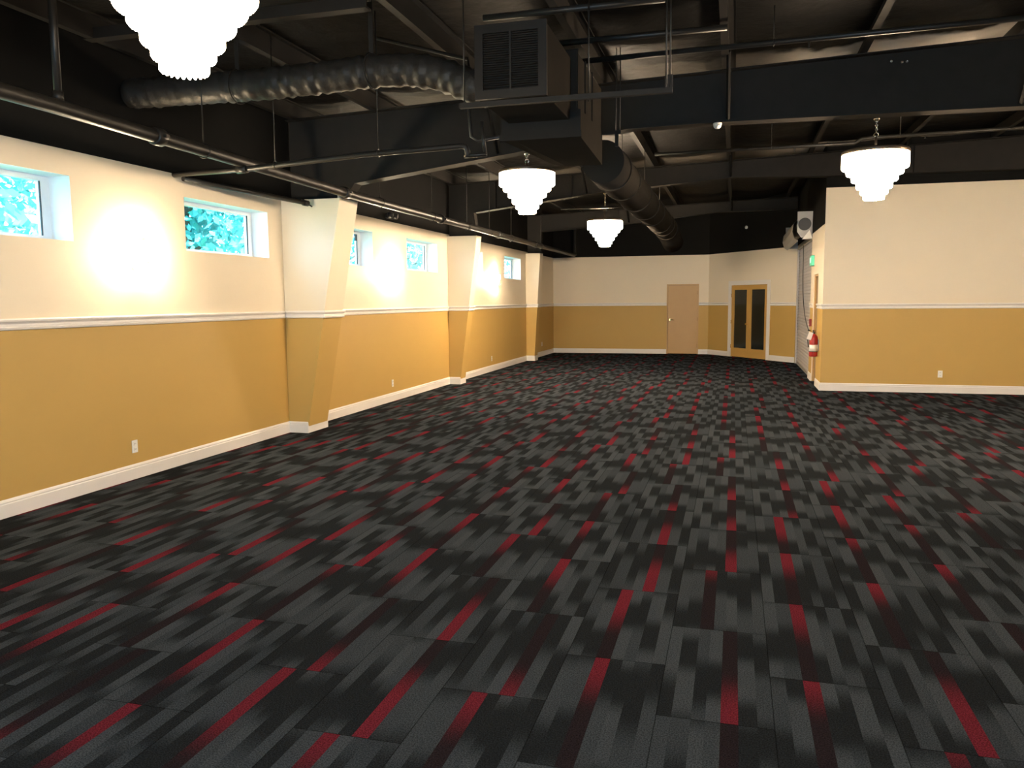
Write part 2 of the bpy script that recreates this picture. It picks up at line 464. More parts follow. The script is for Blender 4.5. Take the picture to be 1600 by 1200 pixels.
g = MB()   # far right side and the wall behind the camera
for z0, z1, m in ((0, RAIL0, 'gold'), (RAIL0, TL, 'cream'), (TL, 4.7, 'black_wall')):
    g.face([(XE, YB, z0), (XE, YR, z0), (XE, YR, z1), (XE, YB, z1)], m)
struct(g.build('wall_east'))
g = MB()
for z0, z1, m in ((0, RAIL0, 'gold'), (RAIL0, TL, 'cream'), (TL, 4.7, 'black_wall')):
    if z0 < TL:
        for x0, x1 in ((XL, -3.5), (2.8, XE)):
            g.face([(x0, YB, z0), (x1, YB, z0), (x1, YB, z1), (x0, YB, z1)], m)
        if z1 == TL: g.face([(-3.5, YB, 2.4), (2.8, YB, 2.4), (2.8, YB, TL), (-3.5, YB, TL)], m)
    else:
        g.face([(XL, YB, z0), (XE, YB, z0), (XE, YB, z1), (XL, YB, z1)], m)
struct(g.build('wall_back'))

# ------------------------------------------------------------------ windows
for n, (a, b_) in enumerate(WIN):
    x1 = XL - WDEP; x0 = x1 - 0.05
    g = MB(); fw = 0.045
    g.box((x0, a, WZ0), (x1, b_, WZ0 + fw), 'vinyl').box((x0, a, WZ1 - fw), (x1, b_, WZ1), 'vinyl')
    g.box((x0, a, WZ0 + fw), (x1, a + fw, WZ1 - fw), 'vinyl').box((x0, b_ - fw - .05, WZ0 + fw), (x1, b_, WZ1 - fw), 'vinyl')
    w = struct(g.build('window_%d' % (n + 1)))
    g = MB(); xg = x0 + 0.02
    g.box((xg, a + fw, WZ0 + fw), (xg + .006, b_ - fw - .05, WZ1 - fw), 'glass')
    g.build('pane', w)
    g = MB()
    g.box((x1 - .012, b_ - fw - .058, WZ0 + fw), (x1 + .002, b_ - fw - .05, WZ1 - fw), 'gasket')
    g.build('gasket', w)
    if n in (4, 5):
        g = MB(); g.box((x1, a + .22 if n == 5 else b_ - .2, WZ1 - .15), (x1 + .03, a + .30 if n == 5 else b_ - .16, WZ1 - .05), 'black_plastic')
        g.build('latch', w)
g = MB()   # glazing added unseen behind the camera, letting daylight into the room
for xa in (-3.5, -1.94, -0.38, 1.18, 2.74):
    g.box((xa, YB - .05, 0), (xa + .06, YB + .02, 2.4), 'vinyl')
g.box((-3.5, YB - .05, 2.34), (2.8, YB + .02, 2.4), 'vinyl').box((-3.5, YB - .05, 0), (2.8, YB + .02, .06), 'vinyl')
w9 = struct(g.build('window_9'))
g = MB(); g.box((-3.44, YB - .02, .06), (2.74, YB - .014, 2.34), 'glass'); g.build('pane', w9)

# ------------------------------------------------------------------ trim profiles
RPROF = [(0.0, 0.0), (0.012, 0.0), (0.020, 0.006), (0.022, 0.020), (0.014, 0.028), (0.012, 0.048), (0.020, 0.058), (0.032, 0.068), (0.034, 0.082), (0.028, 0.092), (0.0, 0.092)]
BPROF = [(0.0, 0.0), (0.016, 0.0), (0.016, 0.105), (0.011, 0.112), (0.013, 0.122), (0.010, 0.132), (0.005, 0.143), (0.0, 0.143)]
def run_trim(g, prof, p0, p1, nrm, z0, e0=0.0, e1=0.0):
    """a moulding from p0 to p1 on a wall whose inward normal is nrm; e = mitre extension per unit depth"""
    p0 = Vector((p0[0], p0[1], 0)); p1 = Vector((p1[0], p1[1], 0)); nrm = Vector((nrm[0], nrm[1], 0)).normalized()
    d = (p1 - p0).normalized()
    k = len(prof); n = len(g.v)
    for pt, e, sgn in ((p0, e0, -1), (p1, e1, 1)):
        for a, b_ in prof:
            p = pt + nrm * a + d * (sgn * e * a)
            g.v.append((p.x, p.y, z0 + b_))
    mi = g.mid('white_trim')
    for i in range(k):
        j = (i + 1) % k
        g.f.append((n + i, n + j, n + k + j, n + k + i)); g.mi.append(mi); g.sm.append(False)
    g.f.append(tuple(n + i for i in reversed(range(k)))); g.mi.append(mi); g.sm.append(False)
    g.f.append(tuple(n + k + i for i in range(k))); g.mi.append(mi); g.sm.append(False)

# tapered pilasters: y0, width, depth at the floor, depth at the top, top height
PIL = [(2.96, 0.49, 0.262, 0.81, 2.93), (9.06, 0.49, 0.262, 0.81, 2.93), (15.108, 0.30, 0.225, 0.617, 2.93), (21.345, 0.34, 0.224, 0.40, 2.93)]
def pdep(p, z): return p[2] + (p[3] - p[2]) * z / p[4]
spans = []
prev = YB
for p in PIL: spans.append((prev, p[0])); prev = p[0] + p[1]
spans.append((prev, YF))
g = MB(); h = MB()
for i, (a, b_) in enumerate(spans):
    run_trim(g, BPROF, (XL, a), (XL, b_), (1, 0), 0, 0, -1 if i == len(spans) - 1 else -1)
    run_trim(h, RPROF, (XL, a), (XL, b_), (1, 0), RAIL0, 0, -1)
struct(g.build('baseboard_left')); struct(h.build('trim_1'))
g = MB(); h = MB()
run_trim(g, BPROF, (XL, YF), (D1[0], YF), (0, -1), 0, -1, 0); run_trim(g, BPROF, (D1[1], YF), (CA.x, YF), (0, -1), 0)
run_trim(h, RPROF, (XL, YF), (D1[0], YF), (0, -1), RAIL0, -1, 0); run_trim(h, RPROF, (D1[1], YF), (CA.x, YF), (0, -1), RAIL0)
struct(g.build('baseboard_far')); struct(h.build('trim_2'))
g = MB(); h = MB()
for s0, s1 in ((0, D2[0] - .13), (D2[1] + .13, ALEN)):
    a = ang(s0, 0); b_ = ang(s1, 0)
    run_trim(g, BPROF, a, b_, AN, 0); run_trim(h, RPROF, a, b_, AN, RAIL0)
struct(g.build('baseboard_angled')); struct(h.build('trim_3'))
g = MB(); h = MB()
for y0, y1, e in ((YR, DS0, 1), (DS1, SH0, 0)):
    run_trim(g, BPROF, (XR, y0), (XR, y1), (-1, 0), 0, e, 0); run_trim(h, RPROF, (XR, y0), (XR, y1), (-1, 0), RAIL0, e, 0)
struct(g.build('baseboard_side')); struct(h.build('trim_4'))
g = MB(); h = MB()
run_trim(g, BPROF, (XR, YR), (XE, YR), (0, -1), 0, 1, 0); run_trim(h, RPROF, (XR, YR), (XE, YR), (0, -1), RAIL0, 1, 0)
struct(g.build('baseboard_right')); struct(h.build('trim_5'))

PLAB = {1: 'nearest tapered pilaster on the left wall, widest at its top, beside the second window',
        2: 'middle tapered pilaster on the left wall, between the second and third lit wall bays',
        3: 'farthest slim tapered pilaster on the left wall, close to the far corner'}
for i, p in enumerate(PIL):
    if i == 0: continue
    y0, w, db, dt, zt = p; y1 = y0 + w
    t = thing('tapered_pilaster', PLAB[i], 'pilaster', (XL, y0 + w / 2, 0), 'tapered pilasters along the left wall')
    def seg(z0, z1, m):
        a, b_ = pdep(p, z0), pdep(p, z1); k = MB()
        A = [(XL, y0, z0), (XL + a, y0, z0), (XL + a, y1, z0), (XL, y1, z0)]
        B = [(XL, y0, z1), (XL + b_, y0, z1), (XL + b_, y1, z1), (XL, y1, z1)]
        for q in range(4):
            r = (q + 1) % 4; k.face([A[q], A[r], B[r], B[q]], m)
        k.face(B, m); return k
    tag(seg(0, RAIL0, 'gold').build('lower_casing', t), 'gold painted lower half')
    tag(seg(RAIL0, zt, 'cream').build('upper_casing', t), 'cream painted upper half')
    k = MB(); d0 = XL + pdep(p, 0)
    run_trim(k, BPROF, (XL, y0), (d0, y0), (0, -1), 0, 0, 1); run_trim(k, BPROF, (d0, y0), (d0, y1), (1, 0), 0, 1, 1)
    run_trim(k, BPROF, (d0, y1), (XL, y1), (0, 1), 0, 1, 0); tag(k.build('baseboard', t), 'white baseboard')
    k = MB(); d1 = XL + pdep(p, RAIL0 + .05)
    run_trim(k, RPROF, (XL, y0), (d1, y0), (0, -1), RAIL0, 0, 1); run_trim(k, RPROF, (d1, y0), (d1, y1), (1, 0), RAIL0, 1, 1)
    run_trim(k, RPROF, (d1, y1), (XL, y1), (0, 1), RAIL0, 1, 0); tag(k.build('chair_rail', t), 'white chair rail')
    if i == 1:
        k = MB(); xx = XL + dt
        k.box((xx - .03, y0, zt), (xx + .004, y1, zt + .055), 'galv'); tag(k.build('top_board', t), 'bare grey board at the top edge')

# ------------------------------------------------------------------ doors
def door_frame_far():
    g = MB(); y0, y1 = YF - .004, YF + .10; f = .035
    g.box((D1[0], y0, 0), (D1[0] + f, y1, D1[2]), 'door_tan').box((D1[1] - f, y0, 0), (D1[1], y1, D1[2]), 'door_tan')
    g.box((D1[0] + f, y0, D1[2] - f), (D1[1] - f, y1, D1[2]), 'door_tan')
    d = struct(g.build('door_1'))
    g = MB(); g.box((D1[0] + f + .006, YF + .03, .008), (D1[1] - f - .004, YF + .07, D1[2] - f - .006), 'door_tan'); g.build('leaf', d)
    g = MB(); hx = D1[0] + .11; hz = 1.04; yy = YF + .03
    g.tube([(hx, yy, hz), (hx, yy - .012, hz)], .033, 'brass', 16)
    g.tube([(hx, yy - .012, hz), (hx, yy - .05, hz), (hx + .02, yy - .058, hz), (hx + .12, yy - .055, hz - .012)], .010, 'brass', 10)
    tag(g.build('lever_handle', d), 'brass lever handle')
    for zz in (.25, 1.05, 1.85):
        g = MB(); g.tube([(D1[1] - f, YF + .022, zz - .05), (D1[1] - f, YF + .022, zz + .05)], .009, 'brass', 8); g.build('hinge', d)
door_frame_far()

def double_door():
    g = MB()
    def bx(m, s0, s1, z0, z1, d0, d1):
        p = [ang(s0, z0, d0), ang(s1, z0, d0), ang(s1, z0, d1), ang(s0, z0, d1), ang(s0, z1, d0), ang(s1, z1, d0), ang(s1, z1, d1), ang(s0, z1, d1)]
        n = len(g.v); g.v += p
        for q in ((0,3,2,1),(4,5,6,7),(0,1,5,4),(1,2,6,5),(2,3,7,6),(3,0,4,7)):
            g.f.append(tuple(n + i for i in q)); g.mi.append(g.mid(m)); g.sm.append(False)
    bx('white_trim', D2[0] - .12, D2[0], 0, D2[2], -.06, .018); bx('white_trim', D2[1], D2[1] + .12, 0, D2[2], -.06, .018)
    bx('white_trim', D2[0] - .12, D2[1] + .12, D2[2], D2[2] + .12, -.06, .018)
    d = struct(g.build('door_2'))
    mid = (D2[0] + D2[1]) / 2
    for k, (s0, s1) in enumerate(((D2[0] + .004, mid - .003), (mid + .003, D2[1] - .004))):
        st = .105 if k == 0 else .105
        g = MB(); zt = D2[2] - .006
        ins, ine = s0 + (.115 if k == 0 else .10), s1 - (.10 if k == 0 else .115)
        bx('door_gold', s0, ins, .01, zt, -.05, -.01); bx('door_gold', ine, s1, .01, zt, -.05, -.01)
        bx('door_gold', ins, ine, .01, .26, -.05, -.01); bx('door_gold', ins, ine, 1.905, zt, -.05, -.01)
        lf = g.build('leaf', d)
        g = MB(); bx('dark_glass', ins, ine, .26, 1.905, -.036, -.028); tag(g.build('glass_panel', lf), 'dark glass panel')
        if k == 0:
            g = MB(); pc = ang(s1 - .045, .95, -.012); pe = ang(s1 - .045, .95, .035)
            g.tube([pc, pe], .010, 'brass', 10); g.tube([ang(s1 - .045, .95, .035), ang(s1 - .045, .95, .06)], [.02, .024], 'brass', 14)
            g.build('knob', lf)
        for zz in (.3, 1.0, 1.75):
            g = MB(); ss = D2[0] + .001 if k == 0 else D2[1] - .001
            g.tube([ang(ss, zz - .05, .002), ang(ss, zz + .05, .002)], .009, 'brass', 8); g.build('hinge', lf)
double_door()

g = MB(); x0, x1 = XR + .05, XR + .10
g.box((XR + .02, DS0, 0), (XR + .12, DS0 + .04, DSZ), 'door_tan').box((XR + .02, DS1 - .04, 0), (XR + .12, DS1, DSZ), 'door_tan')
g.box((XR + .02, DS0 + .04, DSZ - .04), (XR + .12, DS1 - .04, DSZ), 'door_tan')
d3 = struct(g.build('door_3'))
g = MB(); g.box((x0, DS0 + .045, .01), (x1, DS1 - .045, DSZ - .045), 'door_brown'); g.build('leaf', d3)
g = MB(); g.tube([(x0, DS1 - .12, 1.0), (x0 - .05, DS1 - .12, 1.0)], .028, 'brass', 12)
g.tube([(x0 - .05, DS1 - .12, 1.0), (x0 - .055, DS1 - .24, 1.0)], .01, 'brass', 8); g.build('lever_handle', d3)

# ------------------------------------------------------------------ steel rafters
RSHAPE = {
 0: [(-4.68, 2.935), (-4.54, 3.12), (-2.51, 3.37), (-1.20, 3.56), (-0.20, 3.57), (2.75, 3.535), (9.5, 3.50)],
 1: [(-4.68, 2.935), (-4.54, 3.12), (-2.51, 3.37), (-1.20, 3.56), (-0.20, 3.57), (2.75, 3.535), (9.5, 3.50)],
 2: [(-4.872, 2.935), (-4.93, 3.37), (-4.22, 3.455), (-2.33, 3.665), (-0.07, 3.815), (1.53, 3.765), (9.5, 3.70)],
 3: [(-5.09, 2.935), (-5.06, 3.50), (-2.43, 3.66), (-0.47, 3.86), (1.5, 3.86)],
}
RLAB = {0: 'black tapered steel rafter overhead, nearest to the camera, carrying the nearest chandelier',
        1: 'deep black steel rafter crossing from the nearest pilaster, with the right-hand chandelier hanging under it',
        2: 'black steel rafter over the right wall top, starting at the middle pilaster',
        3: 'farthest black steel rafter, just in front of the far wall'}
def rtop(x): return roof(x) - 0.20
rafters = {}
for i, sh in RSHAPE.items():
    yc = RAF[i]
    t = thing('steel_rafter', RLAB[i], 'roof beam', (-4.9, yc, 3.0), 'steel roof rafters')
    x0 = XL + .01; x1 = sh[-1][0]
    poly = [(x0, sh[0][1])] + sh + [(x1, rtop(x1)), (x0, rtop(x0))]
    g = MB(); th = .006
    n = len(poly)
    g.prism(poly, lambda a, b, tt: (a, tt, b), yc - th, yc + th, 'steel'); g.build('web', t)
    g = MB()
    for (xa, za), (xb, zb) in zip(sh[:-1], sh[1:]):
        d = Vector((xb - xa, 0, zb - za)).normalized(); nn = Vector((-d.z, 0, d.x)) * .012
        P = [(xa, za), (xb, zb), (xb + nn.x, zb + nn.z), (xa + nn.x, za + nn.z)]
        g.prism(P, lambda a, b, tt: (a, tt, b), yc - .10, yc + .10, 'steel')
    g.build('bottom_flange', t)
    g = MB()
    P = [(x0, rtop(x0) - .012), (x1, rtop(x1) - .012), (x1, rtop(x1)), (x0, rtop(x0))]
    g.prism(P, lambda a, b, tt: (a, tt, b), yc - .10, yc + .10, 'steel'); g.build('top_flange', t)
    def zb_at(x):
        for (xa, za), (xb, zb) in zip(sh[1:-1], sh[2:]):
            if xa <= x <= xb: return za + (zb - za) * (x - xa) / (xb - xa)
        return sh[-1][1]
    for x in ((-4.5, -3.0, -0.1, 2.9, 6.0) if i < 3 else (-3.0, -0.1)):
        g = MB(); g.box((x - .006, yc + .006 if i == 1 else yc - .06, zb_at(x) + .014), (x + .006, yc + .095, rtop(x) - .014), 'steel'); g.build('stiffener', t)
    for x in ((-2.70, -0.10, 2.70) if i < 3 else (-2.7, -0.1)):
        g = MB()
        g.tube([(x, yc - .10, zb_at(x) + .03), (x, yc - .62, rtop(x) + .03)], .022, 'black_wall', 4, smooth=False)
        g.build('fly_brace', t)
    if i == 1:
        for x, z in ((1.50, 4.06), (1.60, 4.045), (1.645, 4.045)):
            g = MB(); g.tube([(x, yc - .098, z), (x, yc - .115, z)], .013, 'bolt', 8)
            tag(g.build('bolt', t), 'bright bolt head')
    rafters[i] = t

# purlins: Z sections along the hall
PLACE = {-5.36: 'against the left wall above the cream paint', -4.25: 'above the nearest chandelier',
         -2.70: 'left of the louvred duct box', -1.45: 'directly above the square duct', -0.10: 'above the white smoke detector',
         1.27: 'between the two bright patches of insulation at upper right', 2.70: 'right of the right-hand chandelier chain', 4.10: 'at the far right edge of the photo'}
for x in PURLINS[:8]:
    zb = rtop(x); zt = roof(x) - .012; ye = YF - .02 if x < CA.x else (YF - 3.1 if x > 1 else YF - 1)
    if x > XR: ye = YR + .1
    t = tag(MB().prism([(x - .07, zb + .018), (x - .07, zb), (x, zb), (x, zt - .004), (x + .07, zt - .004), (x + .07, zt - .02), (x + .064, zt - .02), (x + .064, zt), (x - .006, zt), (x - .006, zb + .006), (x - .064, zb + .006), (x - .064, zb + .018)],
            lambda a, b, tt: (a, tt, b), YB + .02, ye, 'steel').build('roof_purlin', None, (x, 10, zb)),
            'black steel roof purlin running lengthwise, ' + PLACE[x], 'purlin', 'roof purlins')

# ------------------------------------------------------------------ sprinkler pipes
def rod(g, x, y, z0, z1, r=.006, m='pipe'): g.tube([(x, y, z0), (x, y, z1)], r, m, 8)
t = thing('sprinkler_main', 'long thick black sprinkler main pipe running along the top of the left wall', 'pipe', (-4.80, 12, 3.05))
PX, PZ, PR = -4.53, 2.963, .053
g = MB(); g.tube([(PX, YB + .02, PZ + .06), (PX, 4.6, PZ + .06), (PX, 9.3, PZ), (PX, 23.3, PZ), (PX, 23.42, PZ + .03), (PX, 23.46, PZ + .12), (PX, 23.46, roof(PX) - .05)], PR, 'pipe', 20); g.build('pipe', t)
for yy in (5.66, 8.92, 12.2, 15.4, 18.5):
    g = MB(); z = PZ + .06 - (yy - 4.6) / 4.7 * .06 if yy < 9.3 else PZ
    g.tube([(PX, yy - .05, z), (PX, yy - .045, z), (PX, yy + .045, z), (PX, yy + .05, z)], [PR + .001, PR + .018, PR + .018, PR + .001], 'pipe', 20)
    g.box((PX - .10, yy - .02, z - .012), (PX - PR, yy + .02, z + .012), 'pipe').box((PX + PR, yy - .02, z - .012), (PX + .10, yy + .02, z + .012), 'pipe')
    g.build('coupling', t)
for yy in (6.25, 9.9, 11.8, 13.5, 14.85, 16.4, 19.1):
    g = MB(); z = PZ + .06 - (yy - 4.6) / 4.7 * .06 if yy < 9.3 else PZ
    g.torus((PX, yy, z), PR + .012, .005, 'pipe', 'y'); rod(g, PX, yy, z + PR + .012, roof(PX) - .02, .006); g.build('hanger', t)

t = thing('riser_pipe', 'vertical black pipe dropping from the roof to the thick sprinkler main at upper left', 'pipe', (PX, 4.67, 3.09))
g = MB(); g.tube([(PX, 4.67, PZ + .06 + PR - .004), (PX, 4.67, roof(-4.8) - .02)], .027, 'pipe', 14); g.build('pipe', t)
g = MB(); g.tube([(PX, 4.67, PZ + .06 + PR - .012), (PX, 4.67, PZ + .06 + PR + .05)], .036, 'pipe', 14); g.build('collar', t)

t = thing('sprinkler_branch_pipe', 'thin black branch pipe crossing just under the thick sprinkler main on the left', 'pipe', (-4.0, 6.75, 2.94))
BZ = 2.925
g = MB(); g.tube([(XL + .01, 7.05, 2.955), (-4.53, 6.82, 2.925), (-3.2, 6.67, 2.965), (-2.28, 6.66, 2.985), (-2.235, 6.66, 2.975), (-2.22, 6.66, 2.93), (-2.22, 6.66, 2.885)], .025, 'pipe', 14); g.build('pipe', t)
g = MB(); g.tube([(-2.25, 6.66, 2.90), (-2.05, 6.66, 2.905)], .02, 'pipe', 10); g.tube([(-2.06, 6.66, 2.90), (-2.10, 6.67, 3.18)], .016, 'pipe', 10); g.build('return_bend', t)
for x in (-3.05, -4.15):
    g = MB(); zz = 2.97 if x > -4 else 2.945; yy = 6.665 if x > -4 else 6.78
    g.torus((x, yy, zz), .034, .004, 'pipe', 'x'); rod(g, x, yy, zz + .034, roof(x) - .05, .005); g.build('hanger', t)
for x in (-4.53,):
    g = MB(); g.tube([(x - .06, 6.83, 2.925), (x + .06, 6.81, 2.925)], .036, 'pipe', 14); g.build('tee_fitting', t)

t = thing('wall_pipe', 'short black pipe along the top edge of the left wall ending at the nearest pilaster', 'pipe', (-5.25, 8.0, 2.9))
g = MB(); g.tube([(-5.42, 7.12, 2.925), (-5.08, 8.93, 2.872)], .028, 'pipe', 12); g.build('pipe', t)
g = MB(); g.tube([(-5.085, 8.90, 2.873), (-5.07, 8.98, 2.87)], .037, 'pipe', 12); g.tube([(-5.07, 8.96, 2.87), (-5.02, 9.0, 2.83)], .010, 'pipe', 8); g.build('end_cap', t)

def cross_pipe(name, label, y, xa, xb, z, r, slope=0.0, hang=(), elbow=False):
    t = thing(name, label, 'pipe', ((xa + xb) / 2, y, z))
    g = MB(); pts = [(xa, y, z), (xb, y, z + slope)]
    if elbow: pts = [(xa, y, z), (1.5, y, z + .0), (1.58, y, z + .05), (1.68, y, z + .06), (xb, y, z + .06 + slope)]
    g.tube(pts, r, 'pipe', 12); g.build('pipe', t)
    for x in hang:
        g = MB(); zz = z + slope * (x - xa) / (xb - xa)
        if elbow and x > 1.6: zz = z + .06 + slope * .8
        g.torus((x, y, zz), r + .006, .004, 'pipe', 'x'); rod(g, x, y, zz + r + .006, roof(x) - .06, .005); g.build('hanger', t)
        g = MB(); g.tube([(x + .3, y, zz - r + .004), (x + .3, y, zz - r - .05)], [.010, .006], 'pipe', 8)
        g.tube([(x + .3, y, zz - r - .05), (x + .3, y, zz - r - .055)], .014, 'pipe', 10); g.build('sprinkler_head', t)
cross_pipe('ceiling_pipe', 'black pipe crossing above the louvred duct box, nearest the camera', 6.45, -2.0, -0.55, 3.94, .026)
cross_pipe('ceiling_pipe', 'black pipe starting behind the duct box top and ending under a purlin', 7.3, -1.62, -0.1, 3.955, .026)
cross_pipe('ceiling_pipe', 'long black pipe passing right of the duct box towards the upper right corner', 7.85, -1.45, 4.4, 3.94, .026, 0.06, (0.3, 2.4))
cross_pipe('ceiling_pipe', 'black pipe with a stepped bend passing behind the right-hand chandelier rod', 11.7, -1.12, 6.0, 3.70, .024, 0.04, (0.45, 2.05), True)
cross_pipe('ceiling_pipe', 'slender lit pipe just above the farthest chandelier', 14.2, -3.0, -1.70, 3.27, .016)
t = thing('steel_channel', 'black steel channel crossing the ceiling left of the nearest chandelier', 'beam', (-4.0, 6.0, 3.98))
g = MB(); g.prism([(5.95, 3.94), (6.05, 3.94), (6.05, 3.955), (5.965, 3.955), (5.965, 4.015), (6.05, 4.015), (6.05, 4.03), (5.95, 4.03)], lambda a, b, tt: (tt, a, b), XL + .02, -2.8, 'steel'); g.build('channel', t)

# ------------------------------------------------------------------ ducts
t = thing('return_air_duct', 'square dark metal duct box with a louvred grille facing the camera', 'duct', (-1.65, 6.5, 3.2))
bx0, bx1, by0, by1, bz0, bz1 = -1.925, -1.385, 6.0, 6.98, 3.20, 3.725
g = MB(); g.box((bx0, by0 + .03, bz0), (bx1, by1, bz1), 'duct'); g.build('box', t, bevel=.006)
g = MB()
g.box((bx0 - .01, by0, bz0 - .01), (bx1 + .01, by0 + .03, bz0 + .055), 'louver').box((bx0 - .01, by0, bz1 - .055), (bx1 + .01, by0 + .03, bz1 + .01), 'louver')
g.box((bx0 - .01, by0, bz0 + .055), (bx0 + .055, by0 + .03, bz1 - .055), 'louver').box((bx1 - .055, by0, bz0 + .055), (bx1 + .01, by0 + .03, bz1 - .055), 'louver')
g.box(((bx0 + bx1) / 2 - .008, by0 + .002, bz0 + .055), ((bx0 + bx1) / 2 + .008, by0 + .028, bz1 - .055), 'louver')
gr = g.build('grille', t)
nl = 24
for q in range(nl):
    z = bz0 + .062 + (bz1 - bz0 - .124) * (q + .5) / nl
    g = MB(); g.box((bx0 + .055, by0 + .004, z - .0015), (bx1 - .055, by0 + .027, z + .0015), 'louver', Matrix.Rotation(math.radians(38), 3, 'X')); g.build('slat', gr)
g = MB(); g.box((bx0 - .02, by1, bz0 - .005), (bx1 + .05, 8.3, bz1 + .06), 'duct'); g.build('trunk', t, bevel=.006)
for yy in (by1, 7.35, 7.72):
    g = MB(); e = .012; zz1 = bz1 + .06
    g.box((bx1 + .05, yy, bz0 - .005), (bx1 + .05 + e, yy + .02, zz1), 'duct').box((bx0 - .02, yy, zz1), (bx1 + .05 + e, yy + .02, zz1 + e), 'duct'); g.build('seam_flange', t)
# square to round plenum under the first rafter, with a lipped front
g = MB()
xl, xr, pz = -1.99, -1.288, 3.051
prof_a = [(xl, pz + .23), (xl, pz + .14), (xl, pz + .06), (xl, pz + .01), (xl + .11, pz + .002), (xl + .28, pz), (xr, pz), (xr, pz + .23)]
prof_b = [(xl + .02, pz + .33), (xl + .01, pz + .25), (xl + .02, pz + .17), (xl + .05, pz + .10), (xl + .13, pz + .03), (xl + .28, pz + .002), (xr - .05, pz), (xr - .05, pz + .33)]
n = len(g.v); kk = len(prof_a)
g.v += [(a, 6.91, b) for a, b in prof_a] + [(a, 8.39, b) for a, b in prof_b]
for q in range(kk):
    r = (q + 1) % kk; g.f.append((n + q, n + r, n + kk + r, n + kk + q)); g.mi.append(g.mid('duct')); g.sm.append(False)
g.f.append(tuple(n + q for q in reversed(range(kk)))); g.mi.append(0); g.sm.append(False)
g.f.append(tuple(n + kk + q for q in range(kk))); g.mi.append(0); g.sm.append(False)
g.build('plenum', t)
g = MB(); g.box((xl - .012, 6.88, pz - .004), (xr + .012, 6.91, pz + .05), 'duct'); g.build('plenum_lip', t)

t = thing('round_duct', 'long round black duct running to the far wall from the square duct box', 'duct', (-1.43, 13, 3.0))
path = [(-1.43, 9.03, 3.19)] + [(-1.43, 10 + k * 1.0, 3.19) for k in range(0, 8)] + [(-1.43, 17.6, 3.17), (-1.40, 18.3, 3.08), (-1.37, 18.8, 2.95)]
g = MB(); g.tube(path, .235, 'duct', 28); g.build('pipe', t)
for yy, zz in ((9.6, 3.19), (12.0, 3.19), (14.4, 3.19), (16.8, 3.19)):
    g = MB(); g.tube([(-1.43, yy, zz), (-1.43, yy + .05, zz)], .25, 'duct', 28); g.build('band', t)
g = MB(); g.tube([(-1.427, 17.62, 3.17), (-1.425, 17.70, 3.16)], .252, 'duct', 28); g.build('elbow_band', t)
for yy in (10.6, 13.3, 16.0):
    g = MB(); g.torus((-1.43, yy, 3.19), .243, .006, 'steel', 'y', 24); rod(g, -1.43, yy, 3.43, roof(-1.43) - .09, .006); g.build('hanger', t)

t = thing('flexible_duct', 'wrinkled black flexible duct sleeve snaking from the louvred box to the left wall', 'duct', (-3.6, 6.48, 3.6))
ctrl = [(-1.94, 6.45, 3.36), (-2.12, 6.45, 3.42), (-2.35, 6.46, 3.53), (-2.62, 6.46, 3.59), (-3.0, 6.46, 3.61), (-3.5, 6.46, 3.59), (-4.15, 6.45, 3.58), (-4.8, 6.45, 3.59), (-5.44, 6.45, 3.60)]
path = []; rad = []
for a, b_ in zip(ctrl[:-1], ctrl[1:]):
    a = Vector(a); b_ = Vector(b_); k = max(4, int((b_ - a).length / .03))
    for q in range(k):
        path.append(a.lerp(b_, q / k))
path.append(Vector(ctrl[-1]))
for _ in range(8):
    path = [path[0]] + [(path[q - 1] + path[q] * 2 + path[q + 1]) / 4 for q in range(1, len(path) - 1)] + [path[-1]]
rad = [.130 + .007 * math.sin(q * 1.7) + random.uniform(-.006, .006) for q in range(len(path))]
g = MB(); g.tube(path, rad, 'flex', 40)
seg = 40
for q in range(len(path)):
    amp = .0055 * (0.4 + 0.6 * math.sin(q * .31) ** 2)
    for s in range(seg):
        v = Vector(g.v[q * seg + s]); c = path[q]
        k = 1 + amp / .13 * (math.sin(s * 1.3 + q * .9) * .5 + random.uniform(-.5, .5))
        g.v[q * seg + s] = tuple(c + (v - c) * k)
g.build('sleeve', t)
for x, z in ((-4.3, 3.58), (-3.0, 3.61)):
    g = MB(); g.torus((x, 6.46, z), .146, .006, 'steel', 'x', 24); g.box((x - .02, 6.455, z + .145), (x + .02, 6.465, roof(x) - .03), 'steel'); g.build('hanger_strap', t)

t = thing('trapeze_strut', 'black trapeze strut hung under the louvred duct box on thin rods', 'duct support', (-1.25, 6.0, 3.15))
g = MB(); g.box((-2.06, 5.985, 3.135), (-0.455, 6.025, 3.172), 'steel'); g.build('strut', t)
for x, yy in ((-2.02, 6.0), (-1.12, 6.35), (-0.47, 5.995), (-0.50, 6.02)):
    g = MB(); rod(g, x, yy, 3.172 if yy < 6.1 else 3.20, roof(x) - .10, .006, 'pipe'); g.build('hanger_rod', t)
g = MB(); g.box((-0.49, 5.99, 3.172), (-0.452, 6.02, 3.26), 'steel'); g.build('end_bracket', t)

t = thing('duct_bracket', 'small black hanger bracket on the right flank of the duct trunk', 'duct support', (-1.30, 8.35, 3.2))
g = MB(); g.box((-1.335, 8.33, 3.34), (-1.14, 8.37, 3.375), 'steel').box((-1.20, 8.33, 3.22), (-1.165, 8.37, 3.34), 'steel'); g.build('bracket', t)
for x in (-1.19, -1.15):
    g = MB(); rod(g, x, 8.35, 3.375, roof(x) - .1, .005); g.build('hanger_rod', t)

